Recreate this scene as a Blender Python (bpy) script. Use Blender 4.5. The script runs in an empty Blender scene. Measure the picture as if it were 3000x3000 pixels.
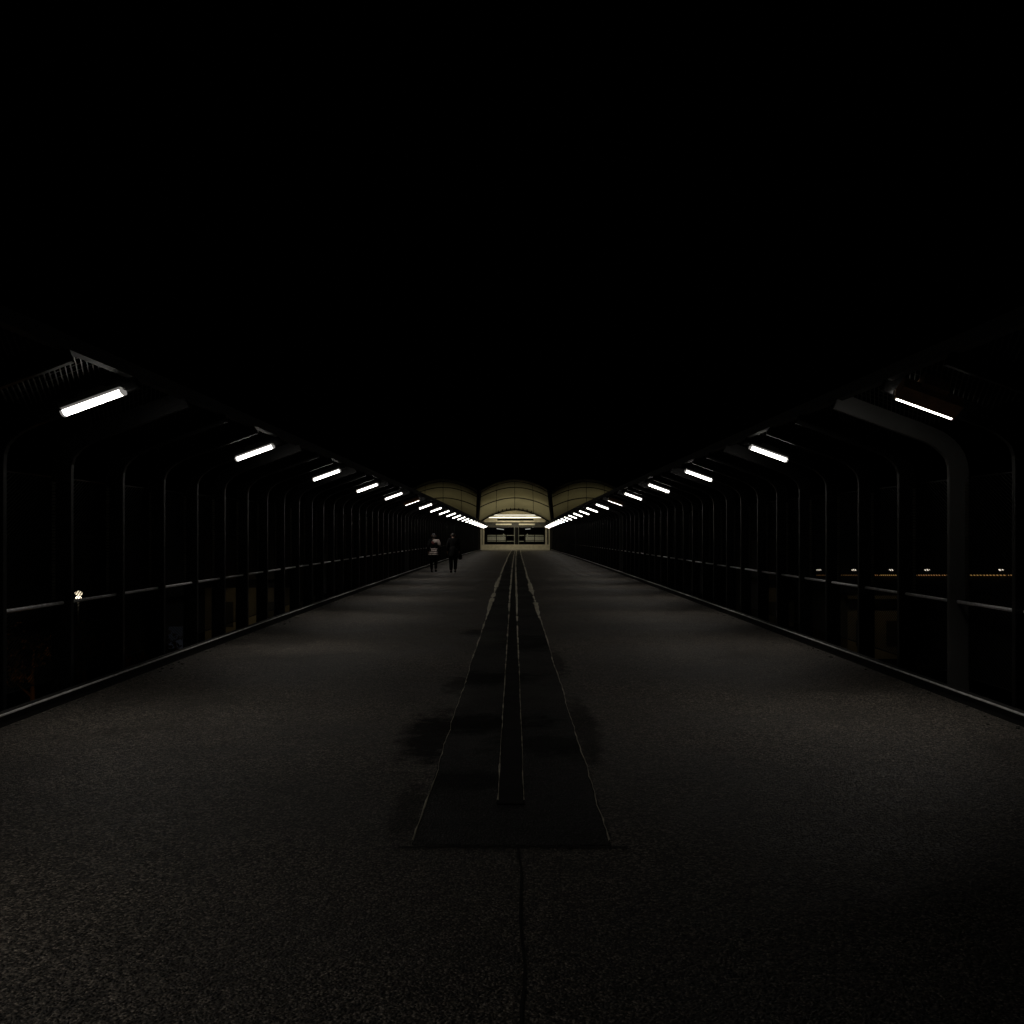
import bpy, bmesh, math, random
from mathutils import Vector, Matrix
random.seed(7)
C = bpy.context.scene.collection
S = bpy.context.scene

# ------------------------------------------------------------------ camera
CAM_H = 1.65
F = 2911.5                      # focal length in photo pixels (3000 px wide)
cam_d = bpy.data.cameras.new("camera")
cam = bpy.data.objects.new("camera", cam_d)
C.objects.link(cam)
cam.location = (0, 0, CAM_H)
cam.rotation_euler = (math.radians(90), 0, 0)
cam_d.sensor_width = 36
cam_d.lens = 36 * F / 3000
cam_d.shift_x = -0.001
cam_d.shift_y = 0.0197
cam_d.clip_start = 0.05
cam_d.clip_end = 6000
S.camera = cam

# ------------------------------------------------------------------ night sky, faint moon
w = bpy.data.worlds.new("World")
S.world = w
w.use_nodes = True
nt = w.node_tree
nt.nodes.clear()
sky = nt.nodes.new('ShaderNodeTexSky')
sky.sky_type = 'NISHITA'
sky.sun_disc = False
sky.sun_elevation = math.radians(-8)
sky.sun_rotation = math.radians(200)
bg = nt.nodes.new('ShaderNodeBackground')
bg.inputs['Strength'].default_value = 0.002
wo = nt.nodes.new('ShaderNodeOutputWorld')
nt.links.new(sky.outputs[0], bg.inputs['Color'])
nt.links.new(bg.outputs[0], wo.inputs['Surface'])
sd = bpy.data.lights.new("moon", 'SUN')
sd.energy = 0.0015
sd.angle = math.radians(0.5)
so = bpy.data.objects.new("moon", sd)
so.rotation_euler = (math.radians(40), 0, math.radians(20))
C.objects.link(so)

S.view_settings.view_transform = 'Standard'
S.view_settings.look = 'None'
S.view_settings.exposure = 0.0
S.view_settings.gamma = 1.0
S.render.engine = 'CYCLES'

# ------------------------------------------------------------------ helpers
def warp(x, y, z):
    """the bridge is slightly cambered and curves a touch to the right"""
    return Vector((x + 2.6e-5 * y * y, y, z - 4.0e-5 * y * y))

def at(px, py, y):
    """a point of the photograph (3000 px) at distance y"""
    return Vector(((px - 1503) / F * y, y, CAM_H - (py - 1559) / F * y))

def q(zx, zy, y):
    return at(1380 + zx / 6.44, 1380 + zy / 6.44, y)

def mat(name, col, rough=0.6, metal=0.0, spec=0.5, var=0.25, nscale=6.0, bump=0.0, bscale=40.0):
    m = bpy.data.materials.new(name)
    m.use_nodes = True
    n = m.node_tree.nodes
    l = m.node_tree.links
    p = n['Principled BSDF']
    p.inputs['Roughness'].default_value = rough
    p.inputs['Metallic'].default_value = metal
    p.inputs['Specular IOR Level'].default_value = spec
    tc = n.new('ShaderNodeTexCoord')
    t = n.new('ShaderNodeTexNoise')
    t.inputs['Scale'].default_value = nscale
    t.inputs['Detail'].default_value = 5
    l.new(tc.outputs['Object'], t.inputs['Vector'])
    r = n.new('ShaderNodeValToRGB')
    r.color_ramp.elements[0].position = 0.3
    r.color_ramp.elements[1].position = 0.7
    r.color_ramp.elements[0].color = [c * (1 - var) for c in col] + [1]
    r.color_ramp.elements[1].color = [min(1, c * (1 + var)) for c in col] + [1]
    l.new(t.outputs['Fac'], r.inputs['Fac'])
    l.new(r.outputs['Color'], p.inputs['Base Color'])
    mr = n.new('ShaderNodeMapRange')
    mr.inputs['To Min'].default_value = max(0.05, rough - 0.1)
    mr.inputs['To Max'].default_value = min(1, rough + 0.12)
    l.new(t.outputs['Fac'], mr.inputs['Value'])
    l.new(mr.outputs['Result'], p.inputs['Roughness'])
    if bump:
        t2 = n.new('ShaderNodeTexNoise')
        t2.inputs['Scale'].default_value = bscale
        t2.inputs['Detail'].default_value = 4
        l.new(tc.outputs['Object'], t2.inputs['Vector'])
        b = n.new('ShaderNodeBump')
        b.inputs['Strength'].default_value = bump
        b.inputs['Distance'].default_value = 0.01
        l.new(t2.outputs['Fac'], b.inputs['Height'])
        l.new(b.outputs['Normal'], p.inputs['Normal'])
    return m

def emit(name, col, strength, base=(.8, .8, .8)):
    m = bpy.data.materials.new(name)
    m.use_nodes = True
    p = m.node_tree.nodes['Principled BSDF']
    p.inputs['Base Color'].default_value = (*base, 1)
    p.inputs['Emission Color'].default_value = (*col, 1)
    p.inputs['Emission Strength'].default_value = strength
    return m

def asphalt(name, col, patch=0.35, stains=(), grain=1.0, spec=.45):
    m = bpy.data.materials.new(name)
    m.use_nodes = True
    n = m.node_tree.nodes
    l = m.node_tree.links
    p = n['Principled BSDF']
    tc = n.new('ShaderNodeTexCoord')
    def noise(scale, detail, rough=0.6):
        t = n.new('ShaderNodeTexNoise')
        t.inputs['Scale'].default_value = scale
        t.inputs['Detail'].default_value = detail
        t.inputs['Roughness'].default_value = rough
        l.new(tc.outputs['Object'], t.inputs['Vector'])
        return t
    def mrange(src, a, b, c, d):
        r = n.new('ShaderNodeMapRange')
        r.inputs['From Min'].default_value = a
        r.inputs['From Max'].default_value = b
        r.inputs['To Min'].default_value = c
        r.inputs['To Max'].default_value = d
        l.new(src, r.inputs['Value'])
        return r.outputs['Result']
    def mul(a, b):
        k = n.new('ShaderNodeMath')
        k.operation = 'MULTIPLY'
        l.new(a, k.inputs[0])
        if isinstance(b, float):
            k.inputs[1].default_value = b
        else:
            l.new(b, k.inputs[1])
        return k.outputs[0]
    big = noise(0.55, 5)
    mid = noise(5.0, 6, 0.7)
    fine = noise(78, 3, 0.75)
    vor = n.new('ShaderNodeTexVoronoi')
    vor.inputs['Scale'].default_value = 72
    l.new(tc.outputs['Object'], vor.inputs['Vector'])
    a = mrange(big.outputs['Fac'], .3, .7, 1 - patch, 1 + patch)
    b = mrange(mid.outputs['Fac'], .3, .7, .78, 1.2)
    c = mrange(fine.outputs['Fac'], .38, .66, 1 - .9 * grain, 1 + 1.1 * grain)
    sc = n.new('ShaderNodeSeparateColor')
    l.new(vor.outputs['Color'], sc.inputs[0])
    d0 = mrange(sc.outputs[0], 0, 1, .50, 1.46)
    d = mul(mul(d0, d0), d0)
    v = mul(mul(mul(a, b), c), d)
    one = n.new('ShaderNodeValue'); one.outputs[0].default_value = spec
    st = one.outputs[0]
    for (sx, sy, rx, ry, dark) in stains:
        mp = n.new('ShaderNodeMapping')
        mp.vector_type = 'POINT'
        mp.inputs['Location'].default_value = (-sx / rx, -sy / ry, 0)
        mp.inputs['Scale'].default_value = (1 / rx, 1 / ry, 1)
        l.new(tc.outputs['Object'], mp.inputs['Vector'])
        cen = n.new('ShaderNodeVectorMath'); cen.operation = 'SUBTRACT'
        l.new(mid.outputs['Color'], cen.inputs[0]); cen.inputs[1].default_value = (.5, .5, .5)
        scl = n.new('ShaderNodeVectorMath'); scl.operation = 'SCALE'; scl.inputs['Scale'].default_value = 2.2
        l.new(cen.outputs[0], scl.inputs[0])
        mx = n.new('ShaderNodeVectorMath'); mx.operation = 'ADD'
        l.new(mp.outputs[0], mx.inputs[0]); l.new(scl.outputs[0], mx.inputs[1])
        ln = n.new('ShaderNodeVectorMath')
        ln.operation = 'LENGTH'
        l.new(mx.outputs[0], ln.inputs[0])
        fct = mrange(ln.outputs['Value'], .6, 1.15, dark, 1.0)
        v = mul(v, fct)
        st = mul(st, fct)
    vm = n.new('ShaderNodeVectorMath')
    vm.operation = 'SCALE'
    vm.inputs[0].default_value = col
    l.new(v, vm.inputs['Scale'])
    l.new(vm.outputs[0], p.inputs['Base Color'])
    l.new(mrange(big.outputs['Fac'], .3, .7, .40, .66), p.inputs['Roughness'])
    l.new(st, p.inputs['Specular IOR Level'])
    bp = n.new('ShaderNodeBump')
    bp.inputs['Strength'].default_value = 1.0
    bp.inputs['Distance'].default_value = 0.011
    l.new(mrange(vor.outputs['Distance'], 0, .6, 1, 0), bp.inputs['Height'])
    bp2 = n.new('ShaderNodeBump')
    bp2.inputs['Strength'].default_value = 0.6
    bp2.inputs['Distance'].default_value = 0.02
    l.new(mid.outputs['Fac'], bp2.inputs['Height'])
    l.new(bp.outputs['Normal'], bp2.inputs['Normal'])
    l.new(bp2.outputs['Normal'], p.inputs['Normal'])
    return m

def obj(name, bm, m, parent=None, smooth=False, loc=None):
    me = bpy.data.meshes.new(name)
    bmesh.ops.recalc_face_normals(bm, faces=bm.faces)
    if smooth:
        for f in bm.faces:
            f.smooth = True
    bm.to_mesh(me)
    bm.free()
    me.materials.append(m)
    o = bpy.data.objects.new(name, me)
    C.objects.link(o)
    if loc is not None:
        o.location = loc
    if parent is not None:
        o.parent = parent
        o.matrix_parent_inverse = Matrix.Identity(4)
        if loc is None:
            # geometry was written in world coordinates
            o.location = -Vector(parent.location) if parent.rotation_euler.z == 0 else (0, 0, 0)
    return o

def lobj(name, bm, m, parent, smooth=False):
    """geometry in the parent's own coordinates"""
    return obj(name, bm, m, parent, smooth, loc=(0, 0, 0))

def tag(o, label=None, cat=None, group=None, kind=None):
    if label: o['label'] = label
    if cat: o['category'] = cat
    if group: o['group'] = group
    if kind: o['kind'] = kind
    return o

def thing(name, label, cat, loc=(0, 0, 0), group=None, rz=0):
    o = bpy.data.objects.new(name, None)
    o.empty_display_size = 0.2
    C.objects.link(o)
    o.location = loc
    o.rotation_euler.z = rz
    return tag(o, label, cat, group)

def copy_tree(root):
    r = root.copy()
    C.objects.link(r)
    for ch in list(root.children):
        c = ch.copy()
        C.objects.link(c)
        c.parent = r
        for g in list(ch.children):
            d = g.copy()
            C.objects.link(d)
            d.parent = c
    return r

def box(bm, x0, x1, y0, y1, z0, z1, M=None):
    vs = [Vector((x, y, z)) for x in (x0, x1) for y in (y0, y1) for z in (z0, z1)]
    if M is not None:
        vs = [M @ v for v in vs]
    v = [bm.verts.new(p) for p in vs]
    for f in ((0, 1, 3, 2), (4, 6, 7, 5), (0, 4, 5, 1), (2, 3, 7, 6), (0, 2, 6, 4), (1, 5, 7, 3)):
        bm.faces.new([v[i] for i in f])

def bar(bm, a, b, w, h, up=Vector((0, 0, 1))):
    a, b = Vector(a), Vector(b)
    d = (b - a).normalized()
    s = d.cross(up)
    if s.length < 1e-4:
        s = d.cross(Vector((0, 1, 0)))
    s.normalize()
    u = s.cross(d).normalized()
    vs = []
    for p in (a, b):
        for i, j in ((-1, -1), (1, -1), (1, 1), (-1, 1)):
            vs.append(bm.verts.new(p + s * (w / 2 * i) + u * (h / 2 * j)))
    bm.faces.new(vs[:4]); bm.faces.new(vs[4:])
    for i in range(4):
        bm.faces.new((vs[i], vs[(i + 1) % 4], vs[4 + (i + 1) % 4], vs[4 + i]))

def tube(bm, pts, r, n=10, cap=True):
    rings = []
    for i, p in enumerate(pts):
        p = Vector(p)
        a = Vector(pts[max(0, i - 1)])
        b = Vector(pts[min(len(pts) - 1, i + 1)])
        d = (b - a).normalized()
        ref = Vector((0, 0, 1)) if abs(d.z) < 0.9 else Vector((0, 1, 0))
        s = d.cross(ref).normalized()
        u = s.cross(d).normalized()
        rr = r[i] if isinstance(r, (list, tuple)) else r
        rings.append([bm.verts.new(p + s * math.cos(2 * math.pi * k / n) * rr + u * math.sin(2 * math.pi * k / n) * rr) for k in range(n)])
    for i in range(len(rings) - 1):
        for k in range(n):
            bm.faces.new((rings[i][k], rings[i][(k + 1) % n], rings[i + 1][(k + 1) % n], rings[i + 1][k]))
    if cap:
        bm.faces.new(rings[0]); bm.faces.new(rings[-1])

def prism(bm, poly, axis, a, b):
    """extrude a 2-d polygon; axis 'y': poly is (x,z), axis 'x': poly is (y,z)"""
    def P(u, v, t):
        return Vector((u, t, v)) if axis == 'y' else Vector((t, u, v))
    A = [bm.verts.new(P(u, v, a)) for u, v in poly]
    B = [bm.verts.new(P(u, v, b)) for u, v in poly]
    bm.faces.new(A); bm.faces.new(B)
    k = len(poly)
    for i in range(k):
        bm.faces.new((A[i], A[(i + 1) % k], B[(i + 1) % k], B[i]))

def sweep(bm, prof, ys, close=True):
    """carry an (x,z) profile along the bridge, following its camber"""
    rings = [[bm.verts.new(warp(x, y, z)) for x, z in prof] for y in ys]
    k = len(prof)
    for i in range(len(ys) - 1):
        for j in range(k if close else k - 1):
            bm.faces.new((rings[i][j], rings[i][(j + 1) % k], rings[i + 1][(j + 1) % k], rings[i + 1][j]))
    if close:
        bm.faces.new(rings[0]); bm.faces.new(rings[-1])

# ------------------------------------------------------------------ materials
M_deck = asphalt('deck_asphalt', (.070, .061, .050), .45,
                 stains=((-.66, 8.1, .26, 1.25, .12), (.60, 8.4, .14, 1.6, .3), (-.58, 10.8, .20, .7, .25), (-.60, 16.4, .28, .6, .2),
                         (.56, 12.6, .13, 1.3, .4), (-.62, 5.9, .12, .7, .4)))
M_strip = asphalt('patch_asphalt', (.014, .0135, .013), .6, grain=.9, spec=.2,
                  stains=((-.30, 8.6, .7, .5, .2), (.32, 7.7, .6, .45, .25), (-.3, 11.2, .6, .6, .25), (.3, 15, .5, 1.2, .3), (-.35, 6.6, .5, .3, .4)))
M_joint = mat('joint_tar', (.006, .006, .006), .7)
M_seal = mat('sealant', (.62, .58, .45), .38, nscale=9, var=.5, bump=.4)
M_cover = mat('drain_steel', (.004, .004, .004), .5, metal=0, spec=.25, nscale=3, var=.4, bump=.2)
M_black = mat('black_steel', (.0045, .0045, .0045), .34, spec=.34, nscale=8, var=.35, bump=.15)
M_grey = mat('grey_frame', (.085, .085, .08), .42, nscale=3, var=.12)  # lighter tone, used on the near right post alone
M_dim = mat('dark_frame', (.028, .028, .026), .5, nscale=3, var=.12)  # in-between tone for a few farther posts
M_wire = mat('mesh_wire', (.010, .010, .009), .5, spec=.3)
M_soff = mat('canopy_wire', (.07, .068, .06), .45, metal=.3)
M_hemdot = mat('hem_light_dots', (.16, .15, .12), .4, metal=.6)  # pale colour of the dots that stand in for light on the hem
M_rail = mat('rail_steel', (.85, .84, .86), .42, metal=.45, nscale=20, var=.15)
M_trim = mat('kerb_trim_steel', (.90, .88, .84), .45, metal=.2, nscale=14, var=.3, bump=.2)
M_kerb = mat('kerb_concrete', (.014, .0135, .013), .75, nscale=7, var=.3, bump=.5)
M_beam = mat('edge_beam_steel', (.034, .034, .032), .6, spec=.3)
M_tube = emit('lamp_diffuser', (1.0, .955, .87), 8.0)
M_cap = mat('lamp_cap', (.45, .45, .42), .4)
M_rim = emit('lamp_rim', (1.0, .96, .9), .12, (.4, .4, .4))
M_glowcap = emit('lamp_glow_cap', (1.0, .96, .9), .22, (.5, .5, .5))
M_house = mat('lamp_housing', (.30, .30, .29), .45)
M_rust = mat('lamp_housing_brown', (.45, .24, .12), .6, var=.4)
M_fabric = mat('vault_panel', (.46, .43, .27), .7, nscale=.6, var=.12)
M_ceil = mat('hall_ceiling', (.62, .57, .42), .65, nscale=.8, var=.1)
M_conc = mat('pale_concrete', (.60, .56, .44), .7, nscale=2.5, var=.15)
M_dark = mat('dark_paint', (.004, .004, .0038), .6, spec=.2)
M_dgrey = mat('dark_grey_paint', (.05, .048, .042), .6)
M_pane = mat('barrier_panel_pale', (.25, .26, .22), .45)
M_ground = mat('ground_dark', (.012, .012, .011), .95, nscale=.1, spec=.1)

# ------------------------------------------------------------------ ground and deck
GZ = -6.0
bm = bmesh.new()
for r in range(1):
    v = [bm.verts.new(p) for p in ((-1500, -60, GZ), (1500, -60, GZ), (1500, 3500, GZ), (-1500, 3500, GZ))]
    bm.faces.new(v)
tag(obj('ground', bm, M_ground), kind='structure')

YS = [-4 + 2.0 * i for i in range(65)]           # -4 .. 124
bm = bmesh.new()
sweep(bm, [(-4.33, 0), (4.33, 0), (4.33, -.5), (-4.33, -.5)], YS)
tag(obj('walkway_deck', bm, M_deck), kind='structure')

# central repair strip, laid 4 mm proud
bm = bmesh.new()
ys = [5.23] + [6 + 2.0 * i for i in range(60)]
L, R = [], []
for i, y in enumerate(ys):
    L.append(bm.verts.new(warp(-.535 + .006 * math.sin(i * 1.7), y, .004)))
    R.append(bm.verts.new(warp(.515 + .006 * math.sin(i * 2.3), y, .004)))
for i in range(len(ys) - 1):
    bm.faces.new((L[i], R[i], R[i + 1], L[i + 1]))
tag(obj('path', bm, M_strip), kind='structure')

# tar joints in front of the strip
bm = bmesh.new()
pts = []
for i in range(40):
    y = -1 + 6.2 * i / 39
    x = .036 + .006 * math.sin(i * 1.1) + random.uniform(-.004, .004)
    wd = .003 + random.uniform(0, .005)
    pts.append((x, y, wd))
prev = None
for x, y, wd in pts:
    a = bm.verts.new((x - wd, y, .003)); b = bm.verts.new((x + wd, y, .003))
    if prev: bm.faces.new((prev[0], prev[1], b, a))
    prev = (a, b)
prev = None
for i in range(30):
    x = -.60 + 1.2 * i / 29
    y = 5.20 + random.uniform(-.006, .006)
    a = bm.verts.new((x, y - .012, .0032)); b = bm.verts.new((x, y + .012, .0032))
    if prev: bm.faces.new((prev[0], prev[1], b, a))
    prev = (a, b)
tag(obj('tar_joint', bm, M_joint), 'thin black tar joint in the asphalt in front of the dark central strip', 'joint')

# ragged pale sealant lines
def seal_line(x0, ystart, label, amp, seed, gaps, fat=()):
    rnd = random.Random(seed)
    bm = bmesh.new()
    y = ystart
    prev = None
    wob = 0
    wd = .006
    while y < 123.0:
        step = .10 if y < 14 else (.2 if y < 45 else .6)
        wob += rnd.uniform(-1, 1) * amp * .5
        wob *= .9
        base = .0048 if y < 11 else min(.030, .0048 + (y - 11) * .0016)
        k = rnd.random()
        if any(a < y < b for a, b in fat): base *= 1.9
        target = base * (2.0 if k > .93 else (1.45 if k > .8 else 1.0))
        wd = wd * .55 + target * .45 * rnd.uniform(.6, 1.35)
        skip = any(a < y < b for a, b in gaps) or (rnd.random() < (.36 if y < 20 else .06))
        if skip: wd = .0012
        if True:
            p = warp(x0 + wob, y, 0)
            vs = [bm.verts.new((p.x - wd, p.y, p.z + .0045)), bm.verts.new((p.x - wd * .4, p.y, p.z + .011)),
                  bm.verts.new((p.x + wd * .4, p.y, p.z + .011)), bm.verts.new((p.x + wd, p.y, p.z + .0045))]
            if prev:
                for j in range(3):
                    bm.faces.new((prev[j], prev[j + 1], vs[j + 1], vs[j]))
            prev = vs
        y += step
    return tag(obj('sealant_line', bm, M_seal), label, 'sealant line', 'sealant lines along the central strip')

seal_line(-.535, 5.3, 'ragged pale sealant line along the left edge of the dark central strip', .012, 3,
          [(6.6, 7.0), (7.6, 9.0), (10.4, 10.8), (12.2, 12.8), (15.6, 16.1), (40, 40.8)], [(21, 27), (29, 36)])
seal_line(-.095, 6.1, 'thin pale sealant line along the left side of the drain cover', .003, 5, [(7.4, 8.3), (9.5, 9.9), (20, 20.5)])
seal_line(.068, 6.1, 'thin pale sealant line along the right side of the drain cover', .003, 8, [(6.9, 7.6), (10.4, 11), (17.6, 18.2)])
seal_line(.515, 5.3, 'ragged pale sealant line along the right edge of the dark central strip', .012, 11,
          [(5.7, 6.0), (6.3, 6.6), (8.1, 9.4), (13.2, 14.4), (26, 26.6)], [(19, 24), (28, 33)])

# drain cover in lengths
drain = thing('drain_cover', 'long black steel drain cover down the middle of the walkway', 'drain cover', (0, 6.03, 0))
y = 6.03
while y < 122.5:
    ln = 3.9 if y > 7 else 3.9
    y2 = min(y + ln, 122.5)
    bm = bmesh.new()
    sweep(bm, [(-.088, .0085), (.060, .0085), (.060, .0045), (-.088, .0045)], [y, (y + y2) / 2, y2 - .02])
    obj('cover_plate', bm, M_cover, drain)
    y = y2
bm = bmesh.new()
box(bm, -.10, .075, 6.005, 6.022, .0045, .010)
obj('end_strip', bm, M_cover, drain)

# ------------------------------------------------------------------ sides of the bridge
P = 1.365
OUT = [(3.43, 1.47), (4.375, 1.118), (4.52, 1.05), (4.62, .977), (4.69, .90), (4.736, .82), (4.765, .73), (4.78, .60)]
INN = [(3.355, 1.30), (4.03, 1.056), (4.30, .96), (4.42, .90), (4.50, .836), (4.545, .78), (4.57, .70), (4.575, .60)]

def frame_mesh(side, grey):
    bm = bmesh.new()
    poly = [(x, h + CAM_H) for x, h in OUT] + [(4.78, -.45), (4.575, -.45)] + [(x, h + CAM_H) for x, h in reversed(INN)]
    poly = [(side * x, z) for x, z in poly]
    # web as strips between the two outlines so that the faces stay convex
    o = [(side * x, h + CAM_H) for x, h in OUT] + [(side * 4.78, -.45)]
    i = [(side * x, h + CAM_H) for x, h in INN] + [(side * 4.575, -.45)]
    t = .04
    A = [[bm.verts.new((p[0], -t, p[1])) for p in o], [bm.verts.new((p[0], -t, p[1])) for p in i]]
    B = [[bm.verts.new((p[0], t, p[1])) for p in o], [bm.verts.new((p[0], t, p[1])) for p in i]]
    for k in range(len(o) - 1):
        bm.faces.new((A[0][k], A[0][k + 1], A[1][k + 1], A[1][k]))
        bm.faces.new((B[0][k], B[0][k + 1], B[1][k + 1], B[1][k]))
        bm.faces.new((A[0][k], A[0][k + 1], B[0][k + 1], B[0][k]))
        bm.faces.new((A[1][k], A[1][k + 1], B[1][k + 1], B[1][k]))
    bm.faces.new((A[0][0], A[1][0], B[1][0], B[0][0]))
    bm.faces.new((A[0][-1], A[1][-1], B[1][-1], B[0][-1]))
    bmesh.ops.recalc_face_normals(bm, faces=bm.faces)
    long_e = [e for e in bm.edges if abs(e.verts[0].co.y - e.verts[1].co.y) < 1e-5 and
              (len(e.link_faces) == 2 and abs(e.link_faces[0].normal.dot(e.link_faces[1].normal)) < .3)]
    bmesh.ops.bevel(bm, geom=long_e, offset=.008, segments=2, affect='EDGES')
    me = bpy.data.meshes.new('post')
    bm.to_mesh(me); bm.free()
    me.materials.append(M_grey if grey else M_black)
    return me

def panel_mesh(side):
    """expanded-metal panel: rising diagonal wires between two posts, and a hemmed edge"""
    bm = bmesh.new()
    y0, y1 = .045, P - .045
    z0, z1 = .14, 2.22
    x = side * 4.765
    sl = .53
    zb = z0 - sl * (y1 - y0)
    while zb < z1:
        ya, za = y0, zb
        yb, zc = y1, zb + sl * (y1 - y0)
        if za < z0:
            ya = y0 + (z0 - zb) / sl; za = z0
        if zc > z1:
            yb = y0 + (z1 - zb) / sl; zc = z1
        if yb - ya > .02:
            bar(bm, (x, ya, za), (x, yb, zc), .007, .007)
        zb += .040
    box(bm, x - .006, x + .006, y0, y1, z0 - .012, z0)
    box(bm, x - .006, x + .006, y0, y1, z1, z1 + .012)
    me = bpy.data.meshes.new('mesh_panel')
    bm.to_mesh(me); bm.free()
    me.materials.append(M_wire)
    return me

def hem_mesh(side):  # small boxes imitate light dotting the perforated mesh edge
    bm = bmesh.new()
    z = .96
    rnd = random.Random(5)
    while z < 2.16:
        box(bm, side * 4.728, side * 4.758, P - .062, P - .046, z, z + .016 + rnd.uniform(0, .01))
        z += .034
    me = bpy.data.meshes.new('hem_dots')
    bm.to_mesh(me); bm.free()
    me.materials.append(M_hemdot)
    return me

def soffit_mesh(side):
    """diagonal wires of the overhanging canopy mesh, lying on the arms"""
    bm = bmesh.new()
    def H(x): return CAM_H + 1.47 - .372 * (x - 3.43) + .012
    tanx = .37
    x = 3.46 - tanx * P
    while x < 4.36:
        xa, ya, xb, yb = x, .03, x + tanx * (P - .06), P - .03
        if xa < 3.46:
            ya = .03 + (3.46 - xa) / tanx; xa = 3.46
        if xb > 4.36:
            yb = .03 + (4.36 - x) / tanx; xb = 4.36
        if yb - ya > .03:
            bar(bm, (side * xa, ya, H(xa)), (side * xb, yb, H(xb)), .007, .022)
        x += .044
    for k in range(1, 9):                                # cross strands
        yy = P * k / 9
        bar(bm, (side * 3.46, yy, H(3.46) + .014), (side * 4.36, yy, H(4.36) + .014), .006, .006)
    me = bpy.data.meshes.new('canopy_mesh')
    bm.to_mesh(me); bm.free()
    me.materials.append(M_soff)
    return me

def put(name, me, loc, parent):
    o = bpy.data.objects.new(name, me)
    C.objects.link(o)
    o.parent = parent
    o.location = Vector(loc) - parent.location
    return o

SIDES = {-1: ('left', 10.31), 1: ('right', 10.45)}
for side, (word, yk) in SIDES.items():
    fence = thing('canopy_fence', 'tall black mesh fence with curved canopy posts along the %s side of the bridge' % word,
                  'fence', (side * 4.65, 4.85, 0), 'fences of the footbridge')
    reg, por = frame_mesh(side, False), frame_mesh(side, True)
    dim = reg.copy(); dim.materials.clear(); dim.materials.append(M_dim)
    pm, hm, sm = panel_mesh(side), hem_mesh(side), soffit_mesh(side)
    for k in range(-4, 82):
        y = yk + k * P
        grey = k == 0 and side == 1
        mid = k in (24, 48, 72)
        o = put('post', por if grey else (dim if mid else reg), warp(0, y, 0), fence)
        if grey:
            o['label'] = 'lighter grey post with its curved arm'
        if k < 81:
            put('mesh_panel', pm, warp(0, y, 0), fence)
            put('canopy_mesh', sm, warp(0, y, 0), fence)
        if k < 40:
            put('hem', hm, warp(0, y, 0), fence)
    ys = [3.5 + 2 * i for i in range(60)] + [122.2]
    bm = bmesh.new()
    prof = [(side * 4.66 + .019 * math.cos(a * math.pi / 5), .925 + .019 * math.sin(a * math.pi / 5)) for a in range(10)]
    sweep(bm, prof, ys)
    obj('handrail', bm, M_rail, fence, smooth=True)
    bm = bmesh.new()
    e0 = CAM_H + 1.40
    pr = [(3.40, e0), (3.445, e0 - .02), (3.452, e0 + .095), (3.405, e0 + .115)]
    sweep(bm, [(side * x, z) for x, z in pr], ys)
    obj('edge_beam', bm, M_beam, fence)
    # kerb
    kb = thing('kerb', None, None, (side * 4.45, 0, 0))
    kb['kind'] = 'structure'
    bm = bmesh.new()
    sweep(bm, [(side * 4.325, -.02), (side * 4.56, -.02), (side * 4.56, .06), (side * 4.345, .06), (side * 4.345, .098), (side * 4.325, .098)], YS)
    obj('kerb_body', bm, M_kerb, kb)
    bm = bmesh.new()
    sweep(bm, [(side * 4.308, .099), (side * 4.308, .109), (side * 4.311, .113), (side * 4.327, .113), (side * 4.327, .1), (side * 4.318, .1), (side * 4.318, .099)], YS)
    obj('edge_trim', bm, M_trim, kb)
    # grit and litter against the kerb
    bm = bmesh.new()
    rnd = random.Random(20 + side)
    for i in range(260):
        yy = rnd.uniform(7, 45)
        xx = side * (4.30 - abs(rnd.gauss(0, .10)))
        r = rnd.uniform(.004, .016)
        M = Matrix.Translation(warp(xx, yy, r * .5)) @ Matrix.Rotation(rnd.uniform(0, 3), 4, 'Z')
        box(bm, -r, r, -r * .6, r * .6, -r * .5, r * .3, M)
    tag(obj('grit', bm, mat('grit', (.10, .10, .09), .8), None), 'small grit scattered along the foot of the %s kerb' % word, 'grit', kind='stuff')

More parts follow.
